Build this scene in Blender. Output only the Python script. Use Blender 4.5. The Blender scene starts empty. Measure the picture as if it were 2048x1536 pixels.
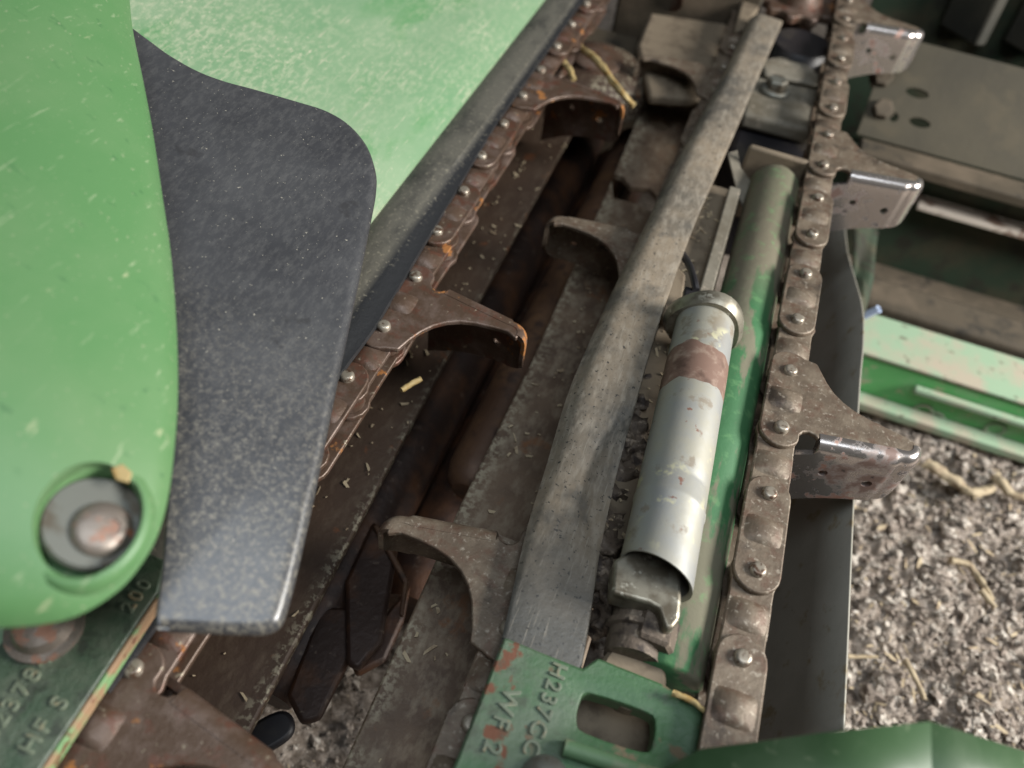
import bpy, bmesh, math, random
import numpy as np
from mathutils import Vector, Matrix, noise

# ------------------------------------------------------------------ camera, world, lamps
random.seed(7); rng = np.random.default_rng(7)
SC = bpy.context.scene
COL = SC.collection
F = 1540.0                                     # focal length in pixels of the 2048 px wide picture
EY = Vector((833, 1752, -1540)).normalized()   # row direction (towards the rear) seen by the camera
EX = Vector((1, -0.3424, 0.1515)); EX = (EX - EY * EX.dot(EY)).normalized()
EZ = EX.cross(EY)
ROT = Matrix((EX, EY, EZ))
def ray(px, py):
    return ROT @ Vector(((px - 1024) / F, -(py - 768) / F, -1.0))
CAM = -ray(1487, 1318) * 0.307
cd = bpy.data.cameras.new('camera'); cam = bpy.data.objects.new('camera', cd); COL.objects.link(cam)
cam.matrix_world = Matrix.Translation(CAM) @ ROT.to_4x4()
cd.sensor_width = 36; cd.lens = F * 36 / 2048; cd.clip_start = 0.01; cd.clip_end = 100
cd.dof.use_dof = True; cd.dof.focus_distance = 0.37; cd.dof.aperture_fstop = 5.6
SC.camera = cam

world = bpy.data.worlds.new("World"); SC.world = world; world.use_nodes = True
bg = world.node_tree.nodes['Background']
bg.inputs[0].default_value = (1.0, 0.95, 0.86, 1); bg.inputs[1].default_value = 0.06

def area(name, loc, target, size, size_y, power, color):
    ld = bpy.data.lights.new(name, 'AREA'); ld.shape = 'RECTANGLE'; ld.size = size; ld.size_y = size_y
    ld.energy = power; ld.color = color
    o = bpy.data.objects.new(name, ld); COL.objects.link(o); o.location = loc
    o.rotation_euler = (Vector(target) - Vector(loc)).to_track_quat('-Z', 'Y').to_euler()
    return o
area('door_daylight', (1.20, 0.28, 0.70), (0.0, 0.1, -0.1), 0.6, 0.5, 52, (1.0, 0.97, 0.92))
area('roof_opening', (0.12, -0.20, 1.50), (-0.05, 0.05, -0.1), 1.1, 0.8, 14, (0.82, 0.91, 1.0))

SC.view_settings.view_transform = 'Standard'; SC.view_settings.look = 'None'
SC.view_settings.exposure = 0.0; SC.view_settings.gamma = 1.0

# ------------------------------------------------------------------ geometry helpers
def P(px, py, z=0.0):
    d = ray(px, py); return CAM + d * ((z - CAM.z) / d.z)
def PP(px, py, pt, n):
    d = ray(px, py); n = Vector(n); return CAM + d * ((Vector(pt) - CAM).dot(n) / d.dot(n))

def smooth_pts(pts, n=6, closed=True):
    out = []; N = len(pts)
    rngi = range(N) if closed else range(N - 1)
    for i in rngi:
        if closed: a, b, c, d = pts[i - 1], pts[i], pts[(i + 1) % N], pts[(i + 2) % N]
        else: a, b, c, d = pts[max(i - 1, 0)], pts[i], pts[i + 1], pts[min(i + 2, N - 1)]
        for k in range(n):
            t = k / n
            out.append(tuple(0.5 * (2 * b[j] + (c[j] - a[j]) * t + (2 * a[j] - 5 * b[j] + 4 * c[j] - d[j]) * t * t
                             + (3 * b[j] - a[j] - 3 * c[j] + d[j]) * t ** 3) for j in range(len(b))))
    if not closed: out.append(tuple(pts[-1]))
    return out

def world_loc(o):
    v = Vector((0, 0, 0))
    while o: v += o.location; o = o.parent
    return v

def finish(name, bm, m, parent=None, bevel=0.0, seg=2, ang=35, smooth=True, local=False):
    bmesh.ops.recalc_face_normals(bm, faces=bm.faces)
    me = bpy.data.meshes.new(name); bm.to_mesh(me); bm.free()
    if smooth:
        me.polygons.foreach_set('use_smooth', [True] * len(me.polygons))
        me.set_sharp_from_angle(angle=math.radians(ang))
    me.materials.append(m)
    o = bpy.data.objects.new(name, me); COL.objects.link(o)
    if parent is not None:
        o.parent = parent
        if not local: me.transform(Matrix.Translation(-world_loc(parent)))
    if bevel:
        md = o.modifiers.new('bevel', 'BEVEL'); md.width = bevel; md.segments = seg
        md.limit_method = 'ANGLE'; md.angle_limit = math.radians(40); md.harden_normals = False
    return o

def thing(name, loc, label, cat, group=None):
    o = bpy.data.objects.new(name, None); COL.objects.link(o); o.location = loc
    o.empty_display_size = 0.02
    return tag(o, label, cat, group)
def tag(o, label, cat, group=None):
    o['label'] = label; o['category'] = cat
    if group: o['group'] = group
    return o

def prism(pts, vec, bm=None):
    """closed solid: outline (world points) pushed along vec"""
    bm = bm or bmesh.new(); vec = Vector(vec)
    a = [bm.verts.new(p) for p in pts]; b = [bm.verts.new(Vector(p) + vec) for p in pts]
    bm.faces.new(a); bm.faces.new(list(reversed(b)))
    for i in range(len(a)):
        j = (i + 1) % len(a); bm.faces.new((a[j], a[i], b[i], b[j]))
    return bm
def box(x0, x1, y0, y1, z0, z1, bm=None):
    return prism([(x0, y0, z1), (x1, y0, z1), (x1, y1, z1), (x0, y1, z1)], (0, 0, z0 - z1), bm)
def pxplate(pts, z, th, sm=0, bm=None):
    w = [tuple(P(*p, z)) for p in pts]
    if sm: w = smooth_pts(w, sm)
    return prism(w, (0, 0, -th), bm)
def loft(rows, closed=False, bm=None, cap=False):
    bm = bm or bmesh.new()
    V = [[bm.verts.new(p) for p in r] for r in rows]
    n = len(V[0])
    for i in range(len(V) - 1):
        for j in range(n if closed else n - 1):
            k = (j + 1) % n
            bm.faces.new((V[i][j], V[i][k], V[i + 1][k], V[i + 1][j]))
    if cap:
        bm.faces.new(V[0]); bm.faces.new(list(reversed(V[-1])))
    return bm
def solidify(o, th, off=-1):
    md = o.modifiers.new('thick', 'SOLIDIFY'); md.thickness = th; md.offset = off; return o
def tube(a, b, r, n=28, bm=None, r2=None, cap=True, prof=None):
    """lathe along a->b; prof = list of (t, radius)"""
    a = Vector(a); b = Vector(b); d = (b - a); q = d.to_track_quat('Z', 'Y')
    prof = prof or [(0, r), (1, r2 if r2 is not None else r)]
    rows = []
    for t, rr in prof:
        rows.append([a + d * t + q @ Vector((rr * math.cos(2 * math.pi * k / n), rr * math.sin(2 * math.pi * k / n), 0)) for k in range(n)])
    return loft(rows, True, bm, cap)
def sweep(pts, r, n=8, bm=None, taper=1.0):
    pts = [Vector(p) for p in pts]; rows = []
    for i, p in enumerate(pts):
        d = (pts[min(i + 1, len(pts) - 1)] - pts[max(i - 1, 0)]).normalized(); q = d.to_track_quat('Z', 'Y')
        rr = r * (1 + (taper - 1) * i / (len(pts) - 1))
        rows.append([p + q @ Vector((rr * math.cos(2 * math.pi * k / n), rr * math.sin(2 * math.pi * k / n), 0)) for k in range(n)])
    return loft(rows, True, bm, True)
def cut(o, cutters):
    """subtract closed bmeshes (in o's own space) and keep the result as plain mesh"""
    tmp = []
    for bm in cutters:
        bmesh.ops.recalc_face_normals(bm, faces=bm.faces)
        me = bpy.data.meshes.new('cutter'); bm.to_mesh(me); bm.free()
        c = bpy.data.objects.new('cutter', me); COL.objects.link(c); c.matrix_world = Matrix.Translation(world_loc(o))
        md = o.modifiers.new('cut', 'BOOLEAN'); md.operation = 'DIFFERENCE'; md.object = c; md.solver = 'EXACT'; tmp.append(c)
    bpy.context.view_layer.update()
    dg = bpy.context.evaluated_depsgraph_get()
    me = bpy.data.meshes.new_from_object(o.evaluated_get(dg), depsgraph=dg)
    old = o.data; o.modifiers.clear(); o.data = me; bpy.data.meshes.remove(old)
    for c in tmp:
        m = c.data; bpy.data.objects.remove(c); bpy.data.meshes.remove(m)
    return o
def rough_up(bm, amp, sc, z_only=False):
    for v in bm.verts:
        n = noise.noise_vector(v.co * sc) * amp
        v.co += Vector((0, 0, n.z)) if z_only else n
def text_mesh(name, s, loc, xdir, ydir, size, m, parent, depth=0.0006, bold=0.00025):
    cu = bpy.data.curves.new('lettering', 'FONT'); cu.body = s; cu.size = size; cu.extrude = depth
    cu.bevel_depth = bold; cu.bevel_resolution = 1; cu.space_character = 1.25; cu.resolution_u = 4
    t = bpy.data.objects.new('lettering', cu); COL.objects.link(t)
    bpy.context.view_layer.update()
    dg = bpy.context.evaluated_depsgraph_get()
    me = bpy.data.meshes.new_from_object(t.evaluated_get(dg), depsgraph=dg)
    bpy.data.objects.remove(t); bpy.data.curves.remove(cu)
    x = Vector(xdir).normalized(); y = Vector(ydir); y = (y - x * y.dot(x)).normalized(); z = x.cross(y)
    M = Matrix((x, y, z)).transposed().to_4x4(); M.translation = Vector(loc)
    me.transform(M); me.transform(Matrix.Translation(-world_loc(parent)))
    me.materials.clear(); me.materials.append(m)
    o = bpy.data.objects.new(name, me); COL.objects.link(o); o.parent = parent
    return o

# ------------------------------------------------------------------ materials
def mat(name, base, layers=(), rough=0.6, metal=0.0, bump=(), spec=0.5, coat=0.0):
    """layers: dict(col, s(cale), lo, hi, [st=(x,y,z)], [d]etail, [a]mount, [r]ough, [m]etal, [x]=(x0,x1): world-x window)"""
    m = bpy.data.materials.new(name); m.use_nodes = True
    nt = m.node_tree; N = nt.nodes; L = nt.links; b = N['Principled BSDF']
    b.inputs['Specular IOR Level'].default_value = spec
    if coat: b.inputs['Coat Weight'].default_value = coat; b.inputs['Coat Roughness'].default_value = 0.25
    geo = N.new('ShaderNodeNewGeometry'); pos = geo.outputs['Position']
    def rgb(c): return (c[0], c[1], c[2], 1)
    def field(s, d=6, st=None, off=0.0, rg=0.6, dist=0.0):
        mp = N.new('ShaderNodeMapping'); L.new(pos, mp.inputs[0])
        mp.inputs['Scale'].default_value = st or (1, 1, 1); mp.inputs['Location'].default_value = (off, off * 1.7, off * 0.3)
        n = N.new('ShaderNodeTexNoise'); n.inputs['Scale'].default_value = s; n.inputs['Detail'].default_value = d
        n.inputs['Roughness'].default_value = rg; n.inputs['Distortion'].default_value = dist
        L.new(mp.outputs[0], n.inputs['Vector']); return n.outputs['Fac']
    def rng_(v, lo, hi, a=1.0):
        r = N.new('ShaderNodeMapRange'); r.inputs[1].default_value = lo; r.inputs[2].default_value = hi
        r.inputs[3].default_value = 0; r.inputs[4].default_value = a; L.new(v, r.inputs[0]); return r.outputs[0]
    colv = None; rv = None; mv = None
    def mixc(f, a, c):
        x = N.new('ShaderNodeMix'); x.data_type = 'RGBA'; L.new(f, x.inputs[0])
        if a is None: x.inputs[6].default_value = rgb(base)
        else: L.new(a, x.inputs[6])
        x.inputs[7].default_value = rgb(c); return x.outputs[2]
    def mixf(f, a, a0, c):
        x = N.new('ShaderNodeMix'); x.data_type = 'FLOAT'; L.new(f, x.inputs[0])
        if a is None: x.inputs[2].default_value = a0
        else: L.new(a, x.inputs[2])
        x.inputs[3].default_value = c; return x.outputs[0]
    for i, l in enumerate(layers):
        f = rng_(field(l['s'], l.get('d', 6), l.get('st'), 3.1 * i + l.get('o', 0), l.get('rg', 0.6), l.get('dist', 0)), l['lo'], l['hi'], l.get('a', 1.0))
        if 'x' in l:
            sp = N.new('ShaderNodeSeparateXYZ'); L.new(pos, sp.inputs[0])
            g = rng_(sp.outputs[l.get('ax', 0)], l['x'][0], l['x'][1])
            mu = N.new('ShaderNodeMath'); mu.operation = 'MULTIPLY'; L.new(f, mu.inputs[0]); L.new(g, mu.inputs[1]); f = mu.outputs[0]
        if 'mask' in l:
            s2, lo2, hi2 = l['mask']
            g = rng_(field(s2, 3, None, 17 + i), lo2, hi2)
            mu = N.new('ShaderNodeMath'); mu.operation = 'MULTIPLY'; L.new(f, mu.inputs[0]); L.new(g, mu.inputs[1]); f = mu.outputs[0]
        colv = mixc(f, colv, l['col'])
        if 'r' in l: rv = mixf(f, rv, rough, l['r'])
        if 'm' in l: mv = mixf(f, mv, metal, l['m'])
    if colv is None: b.inputs['Base Color'].default_value = rgb(base)
    else: L.new(colv, b.inputs['Base Color'])
    if rv is None: b.inputs['Roughness'].default_value = rough
    else: L.new(rv, b.inputs['Roughness'])
    if mv is None: b.inputs['Metallic'].default_value = metal
    else: L.new(mv, b.inputs['Metallic'])
    prev = None
    for s, st, dist in bump:
        bp = N.new('ShaderNodeBump'); bp.inputs['Strength'].default_value = st; bp.inputs['Distance'].default_value = dist
        L.new(field(s, 5, None, 9.0), bp.inputs['Height'])
        if prev: L.new(prev, bp.inputs['Normal'])
        prev = bp.outputs[0]
    if prev: L.new(prev, b.inputs['Normal'])
    return m

TAN = (0.33, 0.27, 0.17); DUST = (0.30, 0.26, 0.19); RUST = (0.16, 0.05, 0.02); ORANGE = (0.36, 0.13, 0.03)
M = {}
M['hood'] = mat('dusty_green_paint', (0.15, 0.285, 0.15), [
    dict(col=(0.34, 0.41, 0.28), s=9, lo=0.36, hi=0.66, d=5, a=0.45),
    dict(col=(0.075, 0.25, 0.085), s=11, lo=0.56, hi=0.66, a=0.6, st=(1.6, .7, 1)),
    dict(col=(0.44, 0.44, 0.32), s=200, lo=0.60, hi=0.68, st=(2.2, .18, 1), a=0.6),
    dict(col=(0.42, 0.45, 0.31), s=330, lo=0.47, hi=0.62, st=(1, 0.45, 1), a=0.6, mask=(11, 0.34, 0.58), rg=0.75, r=0.8),
    dict(col=(0.55, 0.51, 0.38), s=520, lo=0.6, hi=0.68, st=(1, 0.5, 1), a=0.75, mask=(15, 0.42, 0.6), r=0.9)], 0.42, bump=[(250, 0.25, 0.0006)])
M['snout'] = mat('smooth_green_plastic', (0.082, 0.192, 0.072), [
    dict(col=(0.15, 0.235, 0.115), s=14, lo=0.4, hi=0.75, a=0.6, d=4),
    dict(col=(0.42, 0.42, 0.26), s=120, lo=0.66, hi=0.74, a=0.7, st=(1, 0.4, 1), rg=0.65),
    dict(col=(0.30, 0.36, 0.22), s=160, lo=0.62, hi=0.70, a=0.5, st=(2.5, .12, 2.5), r=.6),
    dict(col=(0.035, 0.11, 0.04), s=90, lo=0.64, hi=0.72, a=0.6, st=(.12, 2.2, 2.2), r=.6),
    dict(col=(0.30, 0.31, 0.2), s=500, lo=0.64, hi=0.70, a=0.5, r=.8)], 0.45, bump=[(300, 0.06, 0.0004)])
M['flap'] = mat('dusty_black_poly', (0.028, 0.029, 0.033), [
    dict(col=(0.088, 0.09, 0.094), s=18, lo=0.30, hi=0.70, a=0.5),
    dict(col=(0.17, 0.168, 0.16), s=300, lo=0.46, hi=0.74, a=0.28, st=(1.4, .5, 1), rg=0.75),
    dict(col=(0.32, 0.29, 0.225), s=480, lo=0.48, hi=0.66, a=0.55, ax=1, x=(0.05, -0.06), rg=0.75, r=0.6),
    dict(col=(0.42, 0.39, 0.31), s=700, lo=0.66, hi=0.71, a=0.7, r=0.8),
    dict(col=(0.028, 0.028, 0.03), s=34, lo=0.66, hi=0.70, a=0.7)], 0.32, spec=0.75, bump=[(180, 0.08, 0.0005)])
M['strip'] = mat('worn_black_poly', (0.016, 0.017, 0.019), [
    dict(col=(0.105, 0.098, 0.078), s=40, lo=0.26, hi=0.5, a=0.9, r=0.85, x=(-0.2215, -0.2265), st=(1, 0.5, 1)),
    dict(col=(0.22, 0.20, 0.15), s=400, lo=0.56, hi=0.68, a=0.6, r=0.9, x=(-0.218, -0.224))], 0.45, bump=[(260, 0.4, 0.0008)])
M['bar'] = mat('scuffed_grey_guide', (0.075, 0.073, 0.066), [
    dict(col=(0.225, 0.18, 0.128), s=16, lo=0.32, hi=0.58, a=0.9, r=0.75, ax=1, x=(-0.015, 0.04)),
    dict(col=(0.29, 0.255, 0.205), s=210, lo=0.46, hi=0.66, a=0.6, st=(1.6, 0.5, 1), r=0.7, ax=1, x=(0.0, 0.03)),
    dict(col=(0.30, 0.27, 0.22), s=330, lo=0.6, hi=0.68, a=0.5, st=(3, 0.15, 1)),
    dict(col=(0.015, 0.015, 0.016), s=480, lo=0.61, hi=0.66, a=0.9),
    dict(col=(0.06, 0.056, 0.05), s=30, lo=0.56, hi=0.66, a=0.6)], 0.42, spec=0.45, bump=[(330, 0.45, 0.0009)])
M['chain'] = mat('rusty_chain_steel', (0.105, 0.078, 0.055), [
    dict(col=(0.185, 0.148, 0.108), s=70, lo=0.42, hi=0.64, a=0.85),
    dict(col=(0.095, 0.05, 0.032), s=150, lo=0.5, hi=0.66, a=0.7),
    dict(col=(0.035, 0.026, 0.02), s=45, lo=0.58, hi=0.68, a=0.8),
    dict(col=(0.33, 0.29, 0.235), s=420, lo=0.58, hi=0.68, a=0.7)], 0.55, metal=0.3, bump=[(420, 0.45, 0.0007)])
M['chainL'] = mat('orange_rusted_chain_steel', (0.085, 0.054, 0.037), [
    dict(col=(0.17, 0.125, 0.105), s=70, lo=0.46, hi=0.64, a=0.7),
    dict(col=(0.11, 0.042, 0.026), s=110, lo=0.52, hi=0.62, a=0.65),
    dict(col=(0.33, 0.135, 0.035), s=44, lo=0.615, hi=0.645, a=0.9, r=0.85),
    dict(col=(0.34, 0.30, 0.22), s=300, lo=0.64, hi=0.70, a=0.7)], 0.42, metal=0.3, bump=[(380, 0.4, 0.0007)])
M['lugface'] = mat('bright_worn_steel', (0.50, 0.46, 0.44), [
    dict(col=(0.15, 0.085, 0.065), s=26, lo=0.54, hi=0.60, a=0.9, r=0.6, m=0.1),
    dict(col=(0.25, 0.11, 0.07), s=60, lo=0.60, hi=0.64, a=0.8, r=0.65, m=0.1),
    dict(col=(0.03, 0.022, 0.02), s=120, lo=0.63, hi=0.67, a=0.9, r=0.7, m=0)], 0.22, metal=0.9, bump=[(300, 0.12, 0.0005)])
M['pin'] = mat('rivet_steel', (0.30, 0.265, 0.215), [dict(col=(0.10, 0.06, 0.04), s=300, lo=0.5, hi=0.6)], 0.38, metal=0.5)
M['deck'] = mat('brown_dirty_deck_steel', (0.058, 0.035, 0.022), [
    dict(col=(0.045, 0.027, 0.018), s=18, lo=0.4, hi=0.6, a=0.7),
    dict(col=(0.095, 0.068, 0.046), s=170, lo=0.5, hi=0.7, a=0.6, st=(1, 0.5, 1)),
    dict(col=(0.17, 0.06, 0.022), s=40, lo=0.64, hi=0.70, a=0.7),
    dict(col=(0.28, 0.25, 0.18), s=300, lo=0.5, hi=0.6, a=0.8, x=(-0.194, -0.187), mask=(40, 0.35, 0.5))], 0.62, metal=0.2, bump=[(300, 0.4, 0.0008)])
M['deckR'] = mat('worn_deck_steel', (0.135, 0.092, 0.060), [
    dict(col=(0.06, 0.037, 0.025), s=22, lo=0.46, hi=0.62, a=0.7),
    dict(col=(0.235, 0.19, 0.135), s=170, lo=0.46, hi=0.68, a=0.7, st=(1, 0.5, 1)),
    dict(col=(0.19, 0.075, 0.025), s=40, lo=0.62, hi=0.70, a=0.7),
    dict(col=(0.32, 0.28, 0.20), s=300, lo=0.46, hi=0.58, a=0.85, x=(-0.128, -0.140), mask=(34, 0.36, 0.5))], 0.62, metal=0.2, bump=[(300, 0.4, 0.0008)])
M['roll'] = mat('dark_roll_steel', (0.034, 0.019, 0.014), [
    dict(col=(0.10, 0.045, 0.022), s=30, lo=0.45, hi=0.65), dict(col=(0.16, 0.12, 0.09), s=160, lo=0.62, hi=0.7, a=0.6)], 0.5, metal=0.35, bump=[(200, 0.4, 0.001)])
M['rollbrown'] = mat('rust_brown_roll', (0.085, 0.045, 0.026), [dict(col=(0.13, 0.07, 0.035), s=30, lo=0.45, hi=0.65), dict(col=(0.045, 0.026, 0.018), s=50, lo=0.54, hi=0.64)], 0.55, metal=0.3, bump=[(200, 0.4, 0.0008)])
M['galv'] = mat('galvanised_tube', (0.29, 0.295, 0.287), [
    dict(col=(0.29, 0.275, 0.22), s=34, lo=0.40, hi=0.60, a=0.85, r=0.6, m=0.2),
    dict(col=(0.15, 0.115, 0.07), s=34, lo=0.54, hi=0.62, a=0.85, r=0.75, m=0.1, x=(-0.036, -0.050)),
    dict(col=(0.17, 0.135, 0.095), s=70, lo=0.60, hi=0.66, a=0.7, r=0.75, m=0.1),
    dict(col=(0.16, 0.07, 0.045), s=120, lo=0.66, hi=0.7, a=0.9, r=0.75, m=0.1),
    dict(col=(0.46, 0.44, 0.28), s=110, lo=0.58, hi=0.64, a=0.7, mask=(20, 0.45, 0.55), r=0.7, m=0.1)], 0.5, metal=0.4, bump=[(260, 0.15, 0.0005)])
M['band'] = mat('brown_rust_band', (0.155, 0.092, 0.068), [dict(col=(0.24, 0.17, 0.13), s=160, lo=0.5, hi=0.66), dict(col=(0.09, 0.05, 0.035), s=60, lo=0.55, hi=0.65)], 0.7, bump=[(260, 0.2, 0.0005)])
M['zinc'] = mat('dull_zinc', (0.27, 0.25, 0.20), [dict(col=(0.13, 0.11, 0.08), s=70, lo=0.45, hi=0.6), dict(col=(0.45, 0.43, 0.36), s=150, lo=0.6, hi=0.66)], 0.4, metal=0.6)
M['gtube'] = mat('scraped_green_tube', (0.036, 0.12, 0.048), [
    dict(col=(0.145, 0.13, 0.092), s=34, lo=0.48, hi=0.53, a=0.92, st=(1.6, 0.4, 1.6), r=0.8),
    dict(col=(0.13, 0.115, 0.08), s=22, lo=0.30, hi=0.5, a=0.9, ax=1, x=(0.21, 0.27), r=0.8),
    dict(col=(0.11, 0.24, 0.10), s=130, lo=0.55, hi=0.66, a=0.4)], 0.66, spec=.3, bump=[(200, 0.4, 0.0008)])
M['cast'] = mat('dull_green_casting', (0.045, 0.075, 0.045), [
    dict(col=(0.10, 0.12, 0.085), s=60, lo=0.42, hi=0.62, a=0.8), dict(col=(0.022, 0.026, 0.02), s=110, lo=0.56, hi=0.66, a=0.7),
    dict(col=(0.16, 0.11, 0.05), s=90, lo=0.64, hi=0.7, a=0.6)], 0.48, spec=0.6, bump=[(420, 0.6, 0.0009)])
M['castedge'] = mat('chipped_edge_paint', (0.16, 0.30, 0.13), [dict(col=(0.30, 0.19, 0.11), s=60, lo=0.46, hi=0.56), dict(col=(0.14, 0.06, 0.035), s=110, lo=0.56, hi=0.62)], 0.6)
M['bracket'] = mat('chipped_green_bracket', (0.04, 0.105, 0.042), [
    dict(col=(0.085, 0.12, 0.078), s=40, lo=0.38, hi=0.56, a=0.85, x=(-0.045, -0.064)),
    dict(col=(0.155, 0.115, 0.07), s=30, lo=0.52, hi=0.55, a=0.95, x=(-0.05, -0.04), r=0.8),
    dict(col=(0.125, 0.045, 0.024), s=60, lo=0.56, hi=0.60, a=0.95, x=(-0.066, -0.074), r=0.85),
    dict(col=(0.05, 0.06, 0.04), s=90, lo=0.55, hi=0.66, a=0.7)], 0.5, bump=[(360, 0.5, 0.0008)])
M['rib'] = mat('pale_green_rib', (0.09, 0.17, 0.085), [dict(col=(0.17, 0.19, 0.12), s=90, lo=0.5, hi=0.62)], 0.6, bump=[(300, .3, .0006)])
M['letter'] = mat('worn_raised_lettering', (0.12, 0.145, 0.10), [dict(col=(0.24, 0.19, 0.11), s=150, lo=0.54, hi=0.64)], 0.5)
M['tanplate'] = mat('dusty_tan_plate', (0.16, 0.125, 0.085), [dict(col=(0.10, 0.075, 0.05), s=60, lo=0.5, hi=0.62)], 0.8, bump=[(300, 0.2, 0.0005)])
M['fgreen'] = mat('dark_green_paint', (0.036, 0.078, 0.032), [dict(col=(0.07, 0.115, 0.06), s=30, lo=0.45, hi=0.65, a=0.8), dict(col=(0.2, 0.24, 0.15), s=160, lo=0.64, hi=0.7, a=0.6)], 0.45)
M['panel'] = mat('dark_side_plate', (0.20, 0.19, 0.16), [
    dict(col=(0.25, 0.24, 0.205), s=30, lo=0.4, hi=0.65, a=0.6), dict(col=(0.15, 0.115, 0.06), s=60, lo=0.58, hi=0.66, a=0.8),
    dict(col=(0.13, 0.115, 0.075), s=330, lo=0.66, hi=0.7, a=0.6)], 0.5, metal=0.2, bump=[(200, 0.2, 0.0006)])
M['paleplate'] = mat('pale_grey_plate', (0.30, 0.30, 0.26), [dict(col=(0.20, 0.20, 0.17), s=50, lo=0.45, hi=0.6)], 0.6)
M['gbeam'] = mat('bright_green_beam', (0.11, 0.40, 0.13), [
    dict(col=(0.28, 0.42, 0.26), s=16, lo=0.5, hi=0.64, a=0.75, r=0.8), dict(col=(0.40, 0.36, 0.25), s=70, lo=0.6, hi=0.66, a=0.8, r=0.9)], 0.45)
M['gbeamtop'] = mat('dust_covered_green_top', (0.21, 0.30, 0.20), [
    dict(col=(0.31, 0.26, 0.20), s=26, lo=0.42, hi=0.6, a=0.9), dict(col=(0.10, 0.09, 0.06), s=120, lo=0.62, hi=0.68)], 0.85)
M['frame'] = mat('dusty_tan_frame', (0.030, 0.025, 0.014), [
    dict(col=(0.046, 0.038, 0.021), s=10, lo=0.4, hi=0.65), dict(col=(0.05, 0.04, 0.022), s=26, lo=0.56, hi=0.66)], 0.8, bump=[(120, 0.3, 0.001)])
M['darkgreen'] = mat('grimy_dark_green_frame', (0.018, 0.035, 0.018), [dict(col=(0.05, 0.045, 0.025), s=12, lo=0.45, hi=0.62), dict(col=(0.02, 0.02, 0.012), s=30, lo=0.55, hi=0.65)], 0.7)
M['darkbrown'] = mat('grimy_brown_frame', (0.055, 0.042, 0.026), [dict(col=(0.10, 0.075, 0.05), s=14, lo=0.5, hi=0.64), dict(col=(0.02, 0.016, 0.01), s=30, lo=0.55, hi=0.65)], 0.8, bump=[(100, 0.4, 0.001)])
M['fin'] = mat('dull_grey_fins', (0.03, 0.03, 0.024), [dict(col=(0.055, 0.05, 0.038), s=16, lo=0.45, hi=0.65)], 0.7)
M['edge'] = mat('pinkish_lit_edge', (0.62, 0.54, 0.46), [dict(col=(0.24, 0.16, 0.12), s=40, lo=0.55, hi=0.62)], 0.7)  # pinkish edge, base raised so the colour carries the direct light
M['gear'] = mat('dusty_grey_casting', (0.15, 0.135, 0.105), [dict(col=(0.10, 0.085, 0.06), s=40, lo=0.45, hi=0.62), dict(col=(0.22, 0.19, 0.15), s=140, lo=0.58, hi=0.66)], 0.7, bump=[(200, 0.3, 0.0008)])
M['black'] = mat('black_grease', (0.012, 0.011, 0.013), [dict(col=(0.03, 0.026, 0.022), s=40, lo=0.5, hi=0.65)], 0.45)
M['bolt'] = mat('worn_bolt_steel', (0.24, 0.205, 0.175), [dict(col=(0.24, 0.13, 0.09), s=130, lo=0.52, hi=0.6, r=0.6, m=0.2), dict(col=(0.33, 0.10, 0.035), s=210, lo=0.63, hi=0.68, r=0.8, m=0)], 0.42, metal=0.6, bump=[(260, .4, .001)])
M['washer'] = mat('washer_steel', (0.14, 0.143, 0.125), [dict(col=(0.09, 0.075, 0.055), s=90, lo=0.5, hi=0.62)], 0.5, metal=0.5)
M['straw'] = mat('dry_straw', (0.36, 0.27, 0.12), [dict(col=(0.30, 0.19, 0.06), s=150, lo=0.5, hi=0.6)], 0.7)
M['husk'] = mat('pale_corn_stalk', (0.36, 0.29, 0.19), [dict(col=(0.22, 0.16, 0.10), s=120, lo=0.5, hi=0.62)], 0.8)
M['soil'] = mat('dry_crumbly_soil', (0.19, 0.155, 0.125), [dict(col=(0.36, 0.31, 0.265), s=170, lo=0.46, hi=0.62), dict(col=(0.07, 0.052, 0.038), s=70, lo=0.52, hi=0.64), dict(col=(0.62, 0.57, 0.50), s=420, lo=0.62, hi=0.68, a=.8)], 0.9, bump=[(500, 0.8, 0.002)])
M['clod'] = mat('grey_brown_clods', (0.26, 0.215, 0.18), [dict(col=(0.50, 0.45, 0.39), s=90, lo=0.46, hi=0.60), dict(col=(0.075, 0.055, 0.04), s=110, lo=0.52, hi=0.62), dict(col=(0.66, 0.61, 0.54), s=150, lo=0.60, hi=0.66)], 0.85, bump=[(900, 0.8, 0.0015)])
M['crud'] = mat('greasy_dirt', (0.10, 0.075, 0.055), [dict(col=(0.25, 0.2, 0.15), s=200, lo=0.55, hi=0.65), dict(col=(0.03, 0.02, 0.015), s=130, lo=0.52, hi=0.62)], 0.7, bump=[(400, 0.6, 0.0012)])
M['bluetube'] = mat('pale_blue_plastic', (0.45, 0.55, 0.75), (), 0.3)

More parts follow.
